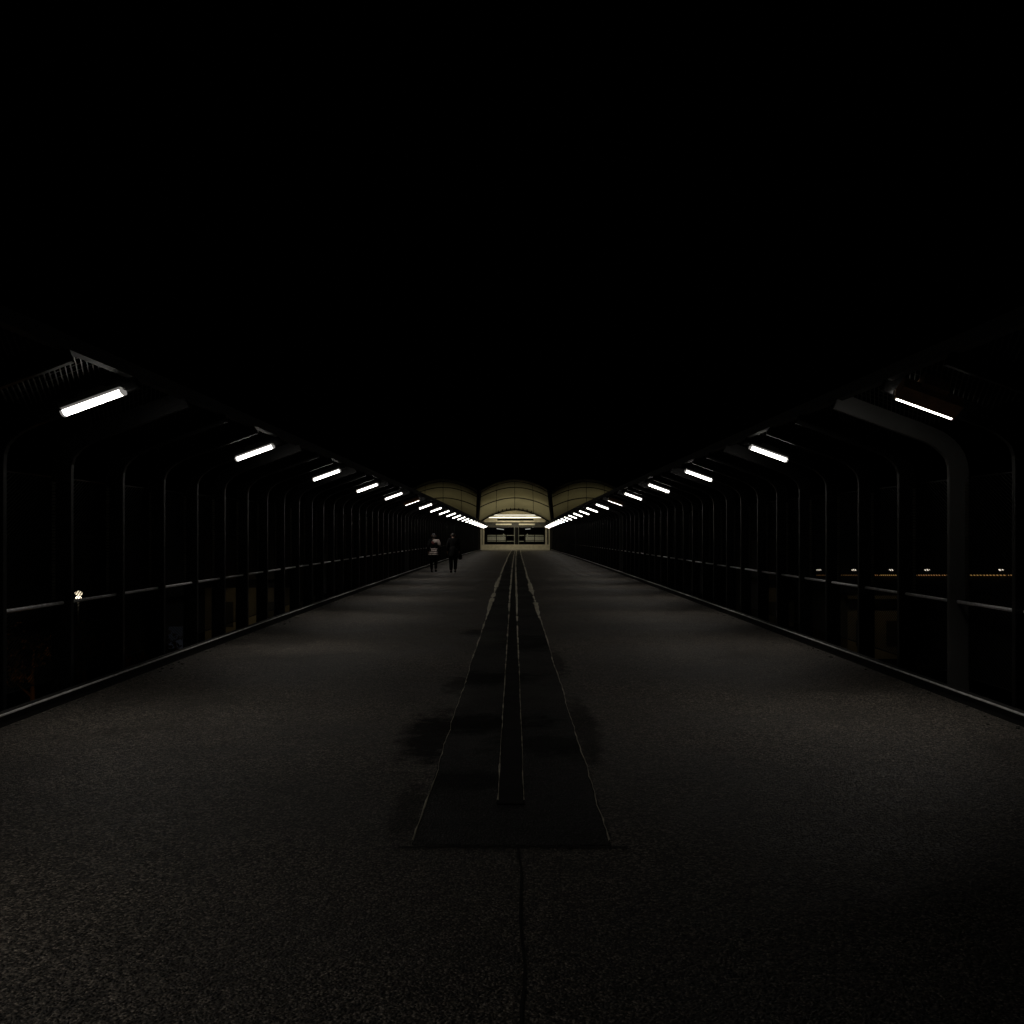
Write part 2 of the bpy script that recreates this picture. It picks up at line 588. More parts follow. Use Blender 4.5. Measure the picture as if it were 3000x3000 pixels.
# ------------------------------------------------------------------ tube lamps
LAMP_SLOPE = math.atan(.36)
def make_lamp(side, turned):
    root = bpy.data.objects.new('tube_lamp', None)
    C.objects.link(root)
    ln, wd, dp = .265, .056, .046
    # cross-section in (y, z); length along x
    def section(pts, x0, x1, bm):
        prism(bm, pts, 'x', x0, x1)
    rot = Matrix.Rotation(side * LAMP_SLOPE, 4, 'Y')
    if turned:
        rot = rot @ Matrix.Rotation(math.radians(52), 4, 'X')
    bm = bmesh.new()
    arc = [(wd * math.cos(a), -dp * math.sin(a) ** .7) for a in [math.pi * k / 12 for k in range(13)]]
    section([(y, z + .012) for y, z in arc], -ln, ln, bm)
    bmesh.ops.transform(bm, matrix=rot, verts=bm.verts)
    d = lobj('diffuser', bm, M_tube, root)
    for s in (-1, 1):
        bm = bmesh.new()
        section([(y * 1.06, z * 1.06 + .012) for y, z in arc], s * (ln + .001), s * (ln + .022), bm)
        bmesh.ops.transform(bm, matrix=rot, verts=bm.verts)
        lobj('end_cap', bm, M_cap if turned else M_glowcap, root)
    bm = bmesh.new()
    if not turned:
        bm2 = bmesh.new()
        box(bm2, -ln, ln, -wd - .004, wd + .004, .0135, .034)
        bmesh.ops.transform(bm2, matrix=rot, verts=bm2.verts)
        lobj('diffuser_rim', bm2, M_rim, root)
    hh = .15 if turned else .055
    box(bm, -ln - .015, ln + .015, -wd - .008, wd + .008, .0145 if turned else .036, .014 + hh)
    box(bm, -.12, .12, .01, .16, .014 + hh * .4, .014 + hh + .05)     # bracket to the arm
    bmesh.ops.transform(bm, matrix=rot, verts=bm.verts)
    lobj('housing', bm, M_rust if turned else M_house, root)
    ld = bpy.data.lights.new('lamp_glow', 'AREA')
    ld.shape = 'RECTANGLE'; ld.size = .50; ld.size_y = .05
    ld.energy = 6.9; ld.color = (1.0, .94, .86); ld.spread = math.radians(112)
    lo = bpy.data.objects.new('lamp_glow', ld); C.objects.link(lo); lo.parent = root
    if turned:
        lo.matrix_local = Matrix.Rotation(side * LAMP_SLOPE, 4, 'Y') @ Matrix.Translation((0, .03, -.085))
    else:
        lo.matrix_local = rot @ Matrix.Translation((0, 0, -dp + .009))
    return root

ORD = ['nearest', 'second', 'third', 'fourth', 'fifth', 'sixth', 'seventh', 'eighth', 'ninth', 'tenth', 'eleventh', 'twelfth',
       'thirteenth', 'fourteenth', 'fifteenth', 'sixteenth', 'seventeenth', 'eighteenth', 'nineteenth', 'twentieth', 'twenty-first']
protos = {}
for side, (word, y0) in {-1: ('left', 8.76), 1: ('right', 8.95)}.items():
    for turned in (False, True):
        protos[(side, turned)] = [make_lamp(side, turned), False]
    for j in range(-2, 21):
        y = y0 + 5.46 * j
        if j < 0 and side == 1: continue          # the first lamps of the right row are out
        if y > 121: break
        turned = (j == 5) or (j == 0 and side == 1)
        pr = protos[(side, turned)]
        o = pr[0] if not pr[1] else copy_tree(pr[0])
        pr[1] = True
        o.location = warp(side * 3.70, y, CAM_H + 1.15)
        if j < 0:
            lab = 'glowing white tube lamp of the left canopy, %s' % ('just outside the picture edge' if j == -1 else 'behind the camera')
        elif j == 0:
            lab = ('nearest and largest tube lamp under the left canopy, wide glowing white' if side < 0 else
                   'nearest tube lamp under the right canopy, a thin glowing line below a brown housing')
        else:
            lab = 'glowing white tube lamp, %s from the camera under the %s canopy' % (ORD[j], word)
        tag(o, lab, 'lamp', 'tube lamps under the canopies')

# ------------------------------------------------------------------ station building at the far end
YE = 124.0
WARM = (1.0, .86, .55)
stn = thing('station_building', 'pale station building with three arched roof vaults at the far end of the bridge', 'building', q(825, 1485, YE))
def qbox(bm, x0, x1, z0, z1, y, th=.3):
    a, b = q(x0, z1, y), q(x1, z0, y)
    box(bm, a.x, b.x, y, y + th, a.z, b.z)
def part(name, m, rects, y, th=.3, parent=None):
    bm = bmesh.new()
    for r in rects: qbox(bm, *r, y, th)
    par = parent or stn
    return obj(name, bm, m, par)
part('plinth_wall', M_conc, [(178, 1486, 1387, 1470)], YE, .35)
part('step', M_conc, [(178, 1486, 1467, 1492)], YE - .5, .49)
for r in ((178, 205, 1075, 1386), (216, 250, 1075, 1386), (1400, 1437, 1075, 1386), (1464, 1486, 1075, 1386)):
    part('door_jamb', M_conc, [r], YE, .3)
# side walls outside of the fence line, dark
part('side_wall', M_dark, [(-2600, 176, 1000, 1900)], YE + .1, .4)
part('side_wall', M_dark, [(1488, 4200, 1000, 1900)], YE + .1, .4)
part('back_wall', M_dark, [(-300, 1900, 850, 1500)], YE + 32, .3)
bm = bmesh.new()
a = q(-100, 1478, YE); b = q(1750, 1478, YE)
box(bm, a.x, b.x, YE + .36, YE + 32, a.z - .25, a.z)
obj('hall_floor', bm, M_dgrey, stn)
# dark lintel above the doorway, open arch above it


def arc_y(row, dx):
    apex, drop, half = row
    t = min(1.0, abs(dx) / half)
    return apex + drop * (t ** 1.9)
ROWS = [((150, 215, 640), 116.6), ((190, 205, 642), 117.2), ((300, 188, 657), 119.0), ((500, 183, 670), 121.5), ((728, 240, 680), 124.0)]
def row_pt(row, y, c, u):
    half = row[2]
    return q(c + u * half, arc_y(row, u * half), y)
def vault(c):
    N = 28
    bm = bmesh.new()
    grid = []
    for r in range(len(ROWS) - 1):
        (ra, ya), (rb, yb) = ROWS[r], ROWS[r + 1]
        for s in range(5 if r < len(ROWS) - 2 else 6):
            t = s / 5
            row = tuple(ra[i] + (rb[i] - ra[i]) * t for i in range(3))
            # panels bulge slightly between the ribs
            y = ya + (yb - ya) * t - .18 * math.sin(math.pi * t)
            grid.append([bm.verts.new(row_pt(row, y, c, -1 + 2 * k / N)) for k in range(N + 1)])
    for i in range(len(grid) - 1):
        for k in range(N):
            bm.faces.new((grid[i][k], grid[i][k + 1], grid[i + 1][k + 1], grid[i + 1][k]))
    o = obj('roof_vault', bm, M_fabric, stn, smooth=True)
    md = o.modifiers.new('thickness', 'SOLIDIFY')
    md.thickness = .08
    md.offset = 0
    for r, (row, y) in enumerate(ROWS):
        if r == 0: continue
        bm = bmesh.new()
        tube(bm, [row_pt(row, y - .06, c, -1 + 2 * k / N) for k in range(N + 1)], .11 if r < 4 else .14, 6)
        rb = obj('rib', bm, M_dark, o)
        rb.location = (0, 0, 0)
    for dx in (-.52, 0, .52):
        bm = bmesh.new()
        pts = []
        for r in range(1, len(ROWS)):
            pts.append(row_pt(ROWS[r][0], ROWS[r][1] - .08, c, dx))
            if r < len(ROWS) - 1:
                ra, rb_ = ROWS[r], ROWS[r + 1]
                mid = tuple((ra[0][i] + rb_[0][i]) / 2 for i in range(3))
                pts.append(row_pt(mid, (ra[1] + rb_[1]) / 2 - .24, c, dx))
        tube(bm, pts, .04, 5)
        sm_ = obj('seam', bm, M_dark, o)
        sm_.location = (0, 0, 0)
    return o
for c in (825 - 1352, 825, 825 + 1352):
    vault(c)
    # uplight along the lower rim, facing the vault
    ld = bpy.data.lights.new('rim_uplight', 'AREA')
    ld.shape = 'RECTANGLE'; ld.size = 6.0; ld.size_y = .25
    ld.energy = 18 if c == 825 else (12 if c > 825 else 11)
    ld.color = (1.0, .88, .58)
    lo = bpy.data.objects.new('rim_uplight', ld)
    C.objects.link(lo)
    p = q(c, 860, 120.0)
    lo.location = (p.x, 119.0, p.z)
    d = q(c, 560, 122.5) - Vector(lo.location)
    lo.rotation_euler = d.to_track_quat('-Z', 'Y').to_euler()
    lo.parent = stn
    lo.location = Vector(lo.location) - stn.location
ld = bpy.data.lights.new('plinth_fill', 'AREA')  # added fill without a fixture, brightens the plinth front
ld.shape = 'RECTANGLE'; ld.size = 6.0; ld.size_y = .2
ld.energy = 70; ld.color = (1.0, .9, .68)
lo = bpy.data.objects.new('plinth_fill', ld)
C.objects.link(lo)
lo.parent = stn
pw = q(825, 860, 120.0)
lo.location = Vector((pw.x, 118.9, pw.z)) - stn.location
lo.rotation_euler = (q(825, 1400, YE) - Vector((pw.x, 118.9, pw.z))).to_track_quat('-Z', 'Y').to_euler()
# row of small spikes (gull guards) on the rim of the middle vault
for k in range(-4, 5):
    dx = k * 78
    bm = bmesh.new()
    z = arc_y(ROWS[-1][0], dx)
    a = q(825 + dx, z - 2, 123.7); b = q(825 + dx, z - 42, 123.4)
    tube(bm, [a, a + (b - a) * .6, b], [.07, .06, .02], 6)
    obj('rim_finial', bm, M_dark, stn)
# black columns between the vaults
for (xa, za, xb, zb) in ((155, 330, 120, 980), (1472, 330, 1540, 980), (155 - 1352, 330, 120 - 1352, 980), (1472 + 1352, 330, 1540 + 1352, 980)):
    bm = bmesh.new()
    ctr = Vector(((q(xa, za, 116).x + q(xb, zb, 122).x) / 2, 0, 0))
    tube(bm, [q(xb, 1480, 122.0), q(xb, zb, 122.0), q((xa + xb) / 2, (za + zb) / 2, 119), q(xa, za, 116.3)], [.20, .20, .26, .26], 8)
    obj('column', bm, M_dark, stn)
# vaulted hall ceiling behind the opening
bm = bmesh.new()
N = 24
g = []
base = ROWS[-1][0]
for i, y in enumerate((YE + .1, YE + 6, YE + 14, YE + 31)):
    rowp = []
    for k in range(N + 1):
        u = -1 + 2 * k / N
        p = row_pt(base, YE, 825, u)
        rowp.append(bm.verts.new((p.x, y, p.z + .02)))
    g.append(rowp)
for i in range(len(g) - 1):
    for k in range(N):
        bm.faces.new((g[i][k], g[i][k + 1], g[i + 1][k + 1], g[i + 1][k]))
hc = obj('hall_ceiling', bm, M_ceil, stn, smooth=True)
# bulkheads: pale fascia boards across the hall
part('bulkhead', M_dgrey, [(206, 1462, 966, 1062)], YE + 4.1, .3)
for r in ((500, 722, 938, 962), (735, 925, 938, 962), (985, 1190, 938, 962), (250, 430, 938, 964), (1240, 1392, 938, 964)):
    part('fascia_panel', M_conc, [r], YE + 3.6, .1)
for r in ((466, 765, 992, 1019), (900, 1206, 992, 1019)):
    part('fascia_panel', M_conc, [r], YE + 3.8, .1)
tag(part('hanging_sign', M_dark, [(495, 1180, 893, 935)], YE + 1.6, .3), None)
bpy.data.objects['hanging_sign'].parent = None
o = bpy.data.objects['hanging_sign']; o.location = (0, 0, 0)
tag(o, 'long black sign box hanging under the lit station vault', 'sign')
bm = bmesh.new()
qbox(bm, 650, 1040, 845, 856, YE + 3.9, .2)
o = obj('ventilation_slot', bm, M_dark, stn)

def linear(x0, x1, z0, z1, y, label, strength=3.0, col=(1, .95, .78)):
    t = thing('linear_lamp', label, 'lamp', q((x0 + x1) / 2, z0, y), 'linear lamps in the station hall')
    bm = bmesh.new(); qbox(bm, x0, x1, z0, z1, y, .12)
    obj('tube', bm, emit('station_tube', col, strength), t)
    bm = bmesh.new(); qbox(bm, x0 - 6, x1 + 6, z0 - 7, z0 - 1, y + .02, .2)
    obj('housing', bm, M_cap, t)
    return t
bm = bmesh.new()
top = [(u, arc_y(ROWS[-1][0], u * 680) + 3) for u in [-.86 + 1.72 * k / 20 for k in range(21)]]
pl_ = [q(825 + u * 680, z, YE + 4.2) for u, z in top]
lowz = q(825, 964, YE + 4.2).z
sc_ = (YE + 4.2) / YE
va = [bm.verts.new((p.x, YE + 4.2, p.z)) for p in pl_]
vb = [bm.verts.new((p.x, YE + 4.2, min(lowz, p.z - .01))) for p in pl_]
for k in range(20):
    bm.faces.new((va[k], va[k + 1], vb[k + 1], vb[k]))
gb = obj('gable_wall', bm, M_ceil, stn)
md = gb.modifiers.new('thickness', 'SOLIDIFY'); md.thickness = .1
linear(432, 1238, 824, 837, YE + 1.5, 'upper long bright tube lamp line across the station arch', 1.1)
linear(335, 1325, 869, 884, YE + 2.5, 'lower longer bright tube lamp across the station arch, above the black sign', 1.3)
# platform lamps glimpsed through the doorway
for (x0, z0, x1, z1, lab) in ((485, 1086, 618, 1104, 'small slanted pale platform lamp seen through the left half of the doorway'),
                              (1025, 1090, 1120, 1098, 'small slanted pale platform lamp seen through the right half of the doorway'),
                              (1122, 1050, 1172, 1060, 'tiny pale platform lamp highest in the right half of the doorway')):
    t = thing('platform_lamp', lab, 'lamp', q(x0, z0, YE + 14), 'platform lamps behind the station doorway')
    bm = bmesh.new()
    a, b = q(x0, z0, YE + 14), q(x1, z1, YE + 14)
    if x0 > 1000 and x0 < 1100: a, b = q(x0, z1, YE + 14), q(x1, z0, YE + 14)
    bar(bm, a, b, .25, .10)
    obj('lens', bm, emit('platform_lens', (.9, .92, .85), .35), t)
    bm = bmesh.new()
    m_ = (a + b) / 2
    tube(bm, [m_ + Vector((0, .1, .05)), m_ + Vector((0, .1, .6))], .03, 6)
    obj('hanger', bm, M_dark, t)

# platform barrier
bar_t = thing('platform_barrier', 'platform barrier of pale panels and rails behind the station doorway', 'barrier', q(825, 1380, YE + 5))
yb = YE + 5
for (x0, x1) in ((310, 470), (487, 652), (1030, 1190), (1205, 1370)):
    part('panel', M_pane, [(x0, x1, 1236, 1308)], yb, .05, bar_t)
    part('top_rail', M_pane, [(x0, x1, 1205, 1221)], yb, .05, bar_t)
    part('bottom_rail', M_pane, [(x0, x1, 1319, 1332)], yb, .05, bar_t)
for (x0, x1) in ((672, 815), (905, 1000)):
    part('top_rail', M_pane, [(x0, x1, 1208, 1219)], yb, .05, bar_t)
    part('bottom_rail', M_pane, [(x0, x1, 1319, 1331)], yb, .05, bar_t)
for x in (302, 478, 660, 1010, 1197, 1378):
    part('post', M_dark, [(x - 7, x + 7, 1200, 1384)], yb - .02, .12, bar_t)
# door posts in the middle
dp_ = thing('door_post', 'wide black post with pale edges in the middle of the station doorway', 'post', q(860, 1385, YE + 1))
part('core', M_dark, [(828, 893, 1063, 1386)], YE + 1, .3, dp_)
part('edge', M_pane, [(812, 827, 1063, 1386)], YE + 1.05, .2, dp_)
part('edge', M_pane, [(894, 903, 1063, 1386)], YE + 1.05, .2, dp_)
# small domes on the barrier (litter-bin lids)
for x, lab in ((615, 'small pale domed post head behind the left barrier panels'), (1062, 'small pale domed post head behind the right barrier panels')):
    bm = bmesh.new()
    p0 = q(x, 1204, yb + .5)
    tube(bm, [p0 + Vector((0, 0, -.30)), p0, p0 + Vector((0, 0, .08)), p0 + Vector((0, 0, .15)), p0 + Vector((0, 0, .18))], [.06, .11, .10, .06, .01], 12)
    tag(obj('domed_post', bm, M_pane, None, smooth=True), lab, 'post', 'domed posts behind the barrier')
# added fill for the hall: unseen warm panel shining down and up
for (x, z, y, e, sx) in ((825, 1000, YE + 3.2, 24, 5.5), (825, 900, YE + 12, 20, 6)):
    pass
hall = thing('hall_fill', 'added warm double-sided fill light hidden behind the black sign in the station arch', 'lamp', q(825, 905, YE + 2.2))
bm = bmesh.new()
box(bm, hall.location.x - 2.6, hall.location.x + 2.6, YE + 2.05, YE + 2.35, hall.location.z, hall.location.z + .06)
obj('housing', bm, M_cap, hall)
for (nm, dz, rx, en) in (('fill_down', -.012, math.radians(12), 95), ('fill_up', .075, math.radians(165), 50)):
    ld = bpy.data.lights.new(nm, 'AREA')
    ld.shape = 'RECTANGLE'; ld.size = 5.0; ld.size_y = .2
    ld.energy = en; ld.color = (1.0, .9, .66)
    lo = bpy.data.objects.new(nm, ld)
    C.objects.link(lo); lo.parent = hall
    lo.location = (0, 0, dz)
    lo.rotation_euler = (rx, 0, 0)

# ------------------------------------------------------------------ people
def skin(name, verts, edges, rad, m, parent, sub=2):
    me = bpy.data.meshes.new(name)
    me.from_pydata([Vector(v) for v in verts], edges, [])
    o = bpy.data.objects.new(name, me)
    C.objects.link(o)
    md = o.modifiers.new('skin', 'SKIN')
    md.use_smooth_shade = True
    for i, r in enumerate(rad):
        me.skin_vertices[0].data[i].radius = r if isinstance(r, tuple) else (r, r)
        me.skin_vertices[0].data[i].use_root = (i == 0)
    ms = o.modifiers.new('sub', 'SUBSURF')
    ms.levels = sub; ms.render_levels = sub
    dg = bpy.context.evaluated_depsgraph_get()
    ev = o.evaluated_get(dg)
    nm = bpy.data.meshes.new_from_object(ev)
    bpy.data.objects.remove(o)
    nm.materials.clear(); nm.materials.append(m)
    for p_ in nm.polygons: p_.use_smooth = True
    o = bpy.data.objects.new(name, nm)
    C.objects.link(o)
    if parent: o.parent = parent
    return o

M_skin = mat('skin', (.32, .2, .15), .5)
M_hair = mat('hair', (.03, .025, .02), .5)
M_cloth_black = mat('black_cloth', (.005, .005, .005), .9, spec=.12, bump=.4)
M_coat = mat('black_coat', (.004, .004, .004), .9, spec=.12, bump=.4)
M_jeans = mat('dark_trousers', (.004, .004, .005), .9, spec=.12)
M_shoe = mat('shoes', (.005, .005, .005), .6, spec=.2)
M_pale = mat('pale_cloth', (.40, .33, .30), .85, bump=.3)
M_red = mat('dark_red_cloth', (.07, .012, .012), .85)
M_hat = mat('grey_hat', (.14, .14, .15), .8)

def person(loc, rz, pose, label, kind):
    t = thing('person', label, 'person', loc, None, rz)
    # facing +y (away), x right; pose = stride
    s = pose
    J = dict(pel=(0, 0, .93), wst=(0, .01, 1.06), chs=(0, .01, 1.28), nck=(0, .0, 1.42), hd0=(0, .02, 1.49), hd1=(0, .025, 1.57), hd2=(0, .02, 1.63),
             hl=(-.09, 0, .90), hr=(.09, 0, .90),
             kl=(-.10, .05 + s * .10, .49), kr=(.09, .03 - s * .06, .49),
             al=(-.09, s * .17, .09), ar=(.08, -s * .22, .11 + .03 * s),
             tl=(-.10, s * .17 + .16, .03), tr=(.085, -s * .22 + .15, .04),
             sl=(-.17, 0, 1.37), sr=(.17, 0, 1.37),
             el=(-.23, -.05 - s * .06, 1.12), er=(.23, -.03 + s * .05, 1.12),
             wl=(-.24, .04 - s * .10, .89), wr=(.24, .06 + s * .09, .89),
             pl=(-.24, .06 - s * .10, .82), prr=(.24, .08 + s * .09, .82))
    if kind == 1:       # right forearm raised in front of the chest
        J['er'] = (.22, .02, 1.14); J['wr'] = (.12, .22, 1.14); J['prr'] = (.09, .27, 1.17)
    keys = list(J)
    ix = {k: i for i, k in enumerate(keys)}
    R = dict(pel=.115, wst=.105, chs=.125, nck=.052, hd0=.06, hd1=.088, hd2=.06, hl=.085, hr=.085, kl=.056, kr=.056, al=.036, ar=.036, tl=.03, tr=.03,
             sl=.06, sr=.06, el=.042, er=.042, wl=.028, wr=.028, pl=.033, prr=.033)
    E = [('pel', 'wst'), ('wst', 'chs'), ('chs', 'nck'), ('nck', 'hd0'), ('hd0', 'hd1'), ('hd1', 'hd2'), ('pel', 'hl'), ('pel', 'hr'), ('hl', 'kl'), ('kl', 'al'),
         ('al', 'tl'), ('hr', 'kr'), ('kr', 'ar'), ('ar', 'tr'), ('chs', 'sl'), ('chs', 'sr'), ('sl', 'el'), ('el', 'wl'), ('wl', 'pl'), ('sr', 'er'), ('er', 'wr'), ('wr', 'prr')]
    body = skin('body', [J[k] for k in keys], [(ix[a], ix[b]) for a, b in E], [R[k] for k in keys], M_skin, t)
    def sub(name, chain, rad, m):
        ks = []
        for a, b in chain:
            for k in (a, b):
                if k not in ks: ks.append(k)
        jx = {k: i for i, k in enumerate(ks)}
        return skin(name, [J[k] for k in ks], [(jx[a], jx[b]) for a, b in chain], [rad[k] for k in ks], m, t)
    # fingers
    for w_, p_ in (('wl', 'pl'), ('wr', 'prr')):
        W, Q = Vector(J[w_]), Vector(J[p_])
        d = (Q - W).normalized()
        side = d.cross(Vector((1, 0, 0))).normalized()
        for f, (o_, L_) in enumerate(((-.024, .062), (-.008, .075), (.008, .07), (.024, .055))):
            b0 = Q + side * o_
            fb = skin('finger', [b0, b0 + d * L_ * .5, b0 + d * L_ * .85 + Vector((0, .02, 0))], [(0, 1), (1, 2)], [.010, .009, .008], M_skin, body, 1)
        b0 = W + d * .03 + side * -.03
        skin('thumb', [b0, b0 + d * .03 + side * -.02, b0 + d * .055 + side * -.02], [(0, 1), (1, 2)], [.011, .010, .009], M_skin, body, 1)
    rt = dict(pel=.14, hl=.105, hr=.105, kl=.078, kr=.078, al=.055, ar=.055)
    if kind == 2:
        rt = dict(pel=.14, hl=.115, hr=.115, kl=.095, kr=.095, al=.07, ar=.07)
    sub('trousers', [('pel', 'hl'), ('pel', 'hr'), ('hl', 'kl'), ('kl', 'al'), ('hr', 'kr'), ('kr', 'ar')], rt, M_jeans)
    for a, b in (('al', 'tl'), ('ar', 'tr')):
        A, B = Vector(J[a]), Vector(J[b])
        skin('shoe', [A + Vector((0, -.04, -.03)), (A + B) / 2 + Vector((0, 0, -.015)), B], [(0, 1), (1, 2)], [.052, .048, .036], M_shoe, t)
    # face: eyes, nose, ears belong to the head
    for sx in (-1, 1):
        bm = bmesh.new()
        bmesh.ops.create_uvsphere(bm, u_segments=8, v_segments=6, radius=.012)
        bmesh.ops.translate(bm, vec=(sx * .032, .102, 1.56), verts=bm.verts)
        lobj('eye', bm, M_cap, body, smooth=True)
        skin('ear', [(sx * .082, .02, 1.53), (sx * .09, .01, 1.56), (sx * .086, .015, 1.585)], [(0, 1), (1, 2)], [.01, .014, .01], M_skin, body, 1)
    skin('nose', [(0, .10, 1.565), (0, .125, 1.535)], [(0, 1)], [.01, .014], M_skin, body, 1)
    # coat or jacket
    if kind == 1:
        rj = dict(wst=.15, chs=.165, sl=.09, sr=.09, el=.075, er=.075, wl=.055, wr=.055, nck=.085, pel=.155)
        sub('jacket', [('chs', 'wst'), ('wst', 'pel'), ('chs', 'nck'), ('chs', 'sl'), ('chs', 'sr'), ('sl', 'el'), ('el', 'wl'), ('sr', 'er'), ('er', 'wr')], rj, M_cloth_black)
        # pale shawl over the right shoulder and upper arm
        skin('pale_shawl', [(-.07, -.06, 1.375), (.06, -.08, 1.38), (.17, -.05, 1.345), (.235, -.04, 1.23), (.245, -.05, 1.12), (.10, -.10, 1.24)],
             [(0, 1), (1, 2), (2, 3), (3, 4), (1, 5)], [.055, .095, .098, .085, .06, .075], M_pale, t)
        skin('red_scarf', [(-.09, -.13, 1.33), (-.03, -.15, 1.25), (.0, -.14, 1.17)], [(0, 1), (1, 2)], [.05, .07, .05], M_red, t)
        # tiered pale hem of the long coat
        for (z, rx, w_, xo) in ((.995, .158, .022, .01), (.92, .172, .022, 0), (.84, .186, .020, -.01), (.765, .20, .015, -.02)):
            bm = bmesh.new()
            for k in range(28):
                a0, a1 = 2 * math.pi * k / 28, 2 * math.pi * (k + 1) / 28
                vs = []
                for (aa, dz, rr) in ((a0, -w_, 1.04), (a1, -w_, 1.04), (a1, w_, .93), (a0, w_, .93)):
                    vs.append(bm.verts.new((xo + rx * rr * math.cos(aa), rx * rr * math.sin(aa), z + dz + .008 * math.sin(aa * 3))))
                bm.faces.new(vs)
            o = lobj('pale_flounce', bm, M_pale, t, smooth=True)
            md = o.modifiers.new('thickness', 'SOLIDIFY'); md.thickness = .02
        bm = bmesh.new()
        tube(bm, [(0, 0, 1.06), (0, 0, .9), (-.01, 0, .72), (-.01, 0, .44)], [.13, .155, .165, .16], 20)
        lobj('skirt', bm, M_cloth_black, t, smooth=True)
    else:
        rj = dict(wst=.165, chs=.18, sl=.095, sr=.095, el=.075, er=.075, wl=.055, wr=.055, nck=.09, pel=.18)
        sub('coat_top', [('chs', 'wst'), ('wst', 'pel'), ('chs', 'nck'), ('chs', 'sl'), ('chs', 'sr'), ('sl', 'el'), ('el', 'wl'), ('sr', 'er'), ('er', 'wr')], rj, M_coat)
        bm = bmesh.new()
        tube(bm, [(0, 0, 1.12), (0, 0, .95), (.005, -.01, .75), (.01, -.01, .60)], [.15, .18, .195, .19], 22)
        lobj('coat_skirt', bm, M_coat, t, smooth=True)
    # hair / hat
    if kind == 1:
        skin('hair', [(0, -.01, 1.45), (-.005, -.02, 1.53), (0, .0, 1.60)], [(0, 1), (1, 2)], [.075, .092, .085], M_hair, t)
        skin('hat', [(-.01, .0, 1.60), (-.01, .0, 1.645), (-.01, 0, 1.66)], [(0, 1), (1, 2)], [.098, .088, .05], M_hat, t)
    else:
        skin('hair', [(0, -.02, 1.50), (0, -.015, 1.56), (0, .005, 1.62), (0, .01, 1.65)], [(0, 1), (1, 2), (2, 3)], [.07, .094, .088, .05], M_hair, t)
    return t

pp1 = warp(-3.44, 42.6, .0)
person(pp1, math.radians(4), .5, 'person walking away with a pale shawl and striped pale hem, nearer the left fence', 1).scale = (1.0, 1.0, 1.0)
pp2 = warp(-2.57, 42.0, .0)
person(pp2, math.radians(2), .15, 'person walking away in a long black coat, nearer the middle of the walkway', 2).scale = (1.02, 1.02, 1.02)
# bag held by the second person
bg_t = thing('hand_bag', 'black bag hanging from the right hand of the person in the long coat', 'bag', warp(-2.57 + .27, 42.1, .56))
bm = bmesh.new()
box(bm, -.06, .10, -.12, .12, 0, .22)
bmesh.ops.bevel(bm, geom=bm.edges[:], offset=.03, segments=3, affect='EDGES')
lobj('bag_body', bm, M_shoe, bg_t, smooth=True)
bm = bmesh.new()
tube(bm, [(.02, -.07, .20), (0, -.03, .34), (-.02, .03, .36), (.02, .07, .20)], .008, 6)
lobj('strap', bm, M_shoe, bg_t)

# ------------------------------------------------------------------ beyond the fences
M_fac = mat('facade_plaster', (.30, .26, .18), .85, nscale=.7, var=.2)
def low_building(x0, x1, y, z1, band, label, en):
    c = Vector(((x0 + x1) / 2, y, GZ))
    t = thing('low_building', label, 'building', c, 'low buildings beside the bridge')
    bm = bmesh.new(); box(bm, x0, x1, y, y + 9, GZ, z1)
    obj('wall', bm, M_fac, t)
    bm = bmesh.new(); box(bm, x0 - .3, x1 + .3, y - .35, y + 9.3, z1 + .002, z1 + .35)
    obj('roof', bm, M_dark, t)
    bm = bmesh.new(); box(bm, x0 - .1, x1 + .1, y - .5, y - .003, band - .22, band + .22)
    obj('awning', bm, M_dark, t)
    n = max(2, int((x1 - x0) / 2.4))
    for k in range(n):
        xa = x0 + (k + .30) * (x1 - x0) / n
        bm = bmesh.new(); box(bm, xa, xa + .9, y - .06, y - .003, band - 2.6, band - 1.1)
        w_ = obj('window', bm, M_dgrey, t)
    # wall lantern that lights the facade
    ln = thing('wall_lamp', 'shaded bracket lamp by the ' + label.replace(' with a dark awning band', ''), 'lamp', ((x0 + x1) / 2, y - 3.0, GZ + 4.6))
    bm = bmesh.new()
    tube(bm, [(0, 0, .25), (0, 0, .12), (0, 0, 0)], [.05, .16, .2], 10)
    lobj('shade', bm, M_dark, ln)
    bm = bmesh.new()
    bar(bm, (0, 0, .2), (0, 2.5, .2), .05, .05)
    lobj('bracket', bm, M_dark, ln)
    ld = bpy.data.lights.new('bulb', 'SPOT')
    ld.energy = en; ld.color = (1, .82, .5); ld.spot_size = math.radians(150); ld.spot_blend = .8; ld.shadow_soft_size = .1
    lo = bpy.data.objects.new('bulb', ld); C.objects.link(lo); lo.parent = ln
    lo.location = (0, 0, -.02)
    lo.rotation_euler = (math.radians(35), 0, 0)
    return t
low_building(-18.6, -13.2, 60, 1.2, -1.45, 'low plastered building with a dark awning band behind the left fence', 30)
low_building(15.0, 16.6, 60, 1.2, -1.45, 'narrow low plastered building with a dark awning band behind the right fence', 14)
low_building(20.2, 23.8, 60, -2.1, -2.6, 'wider low plastered building farther out behind the right fence', 18)

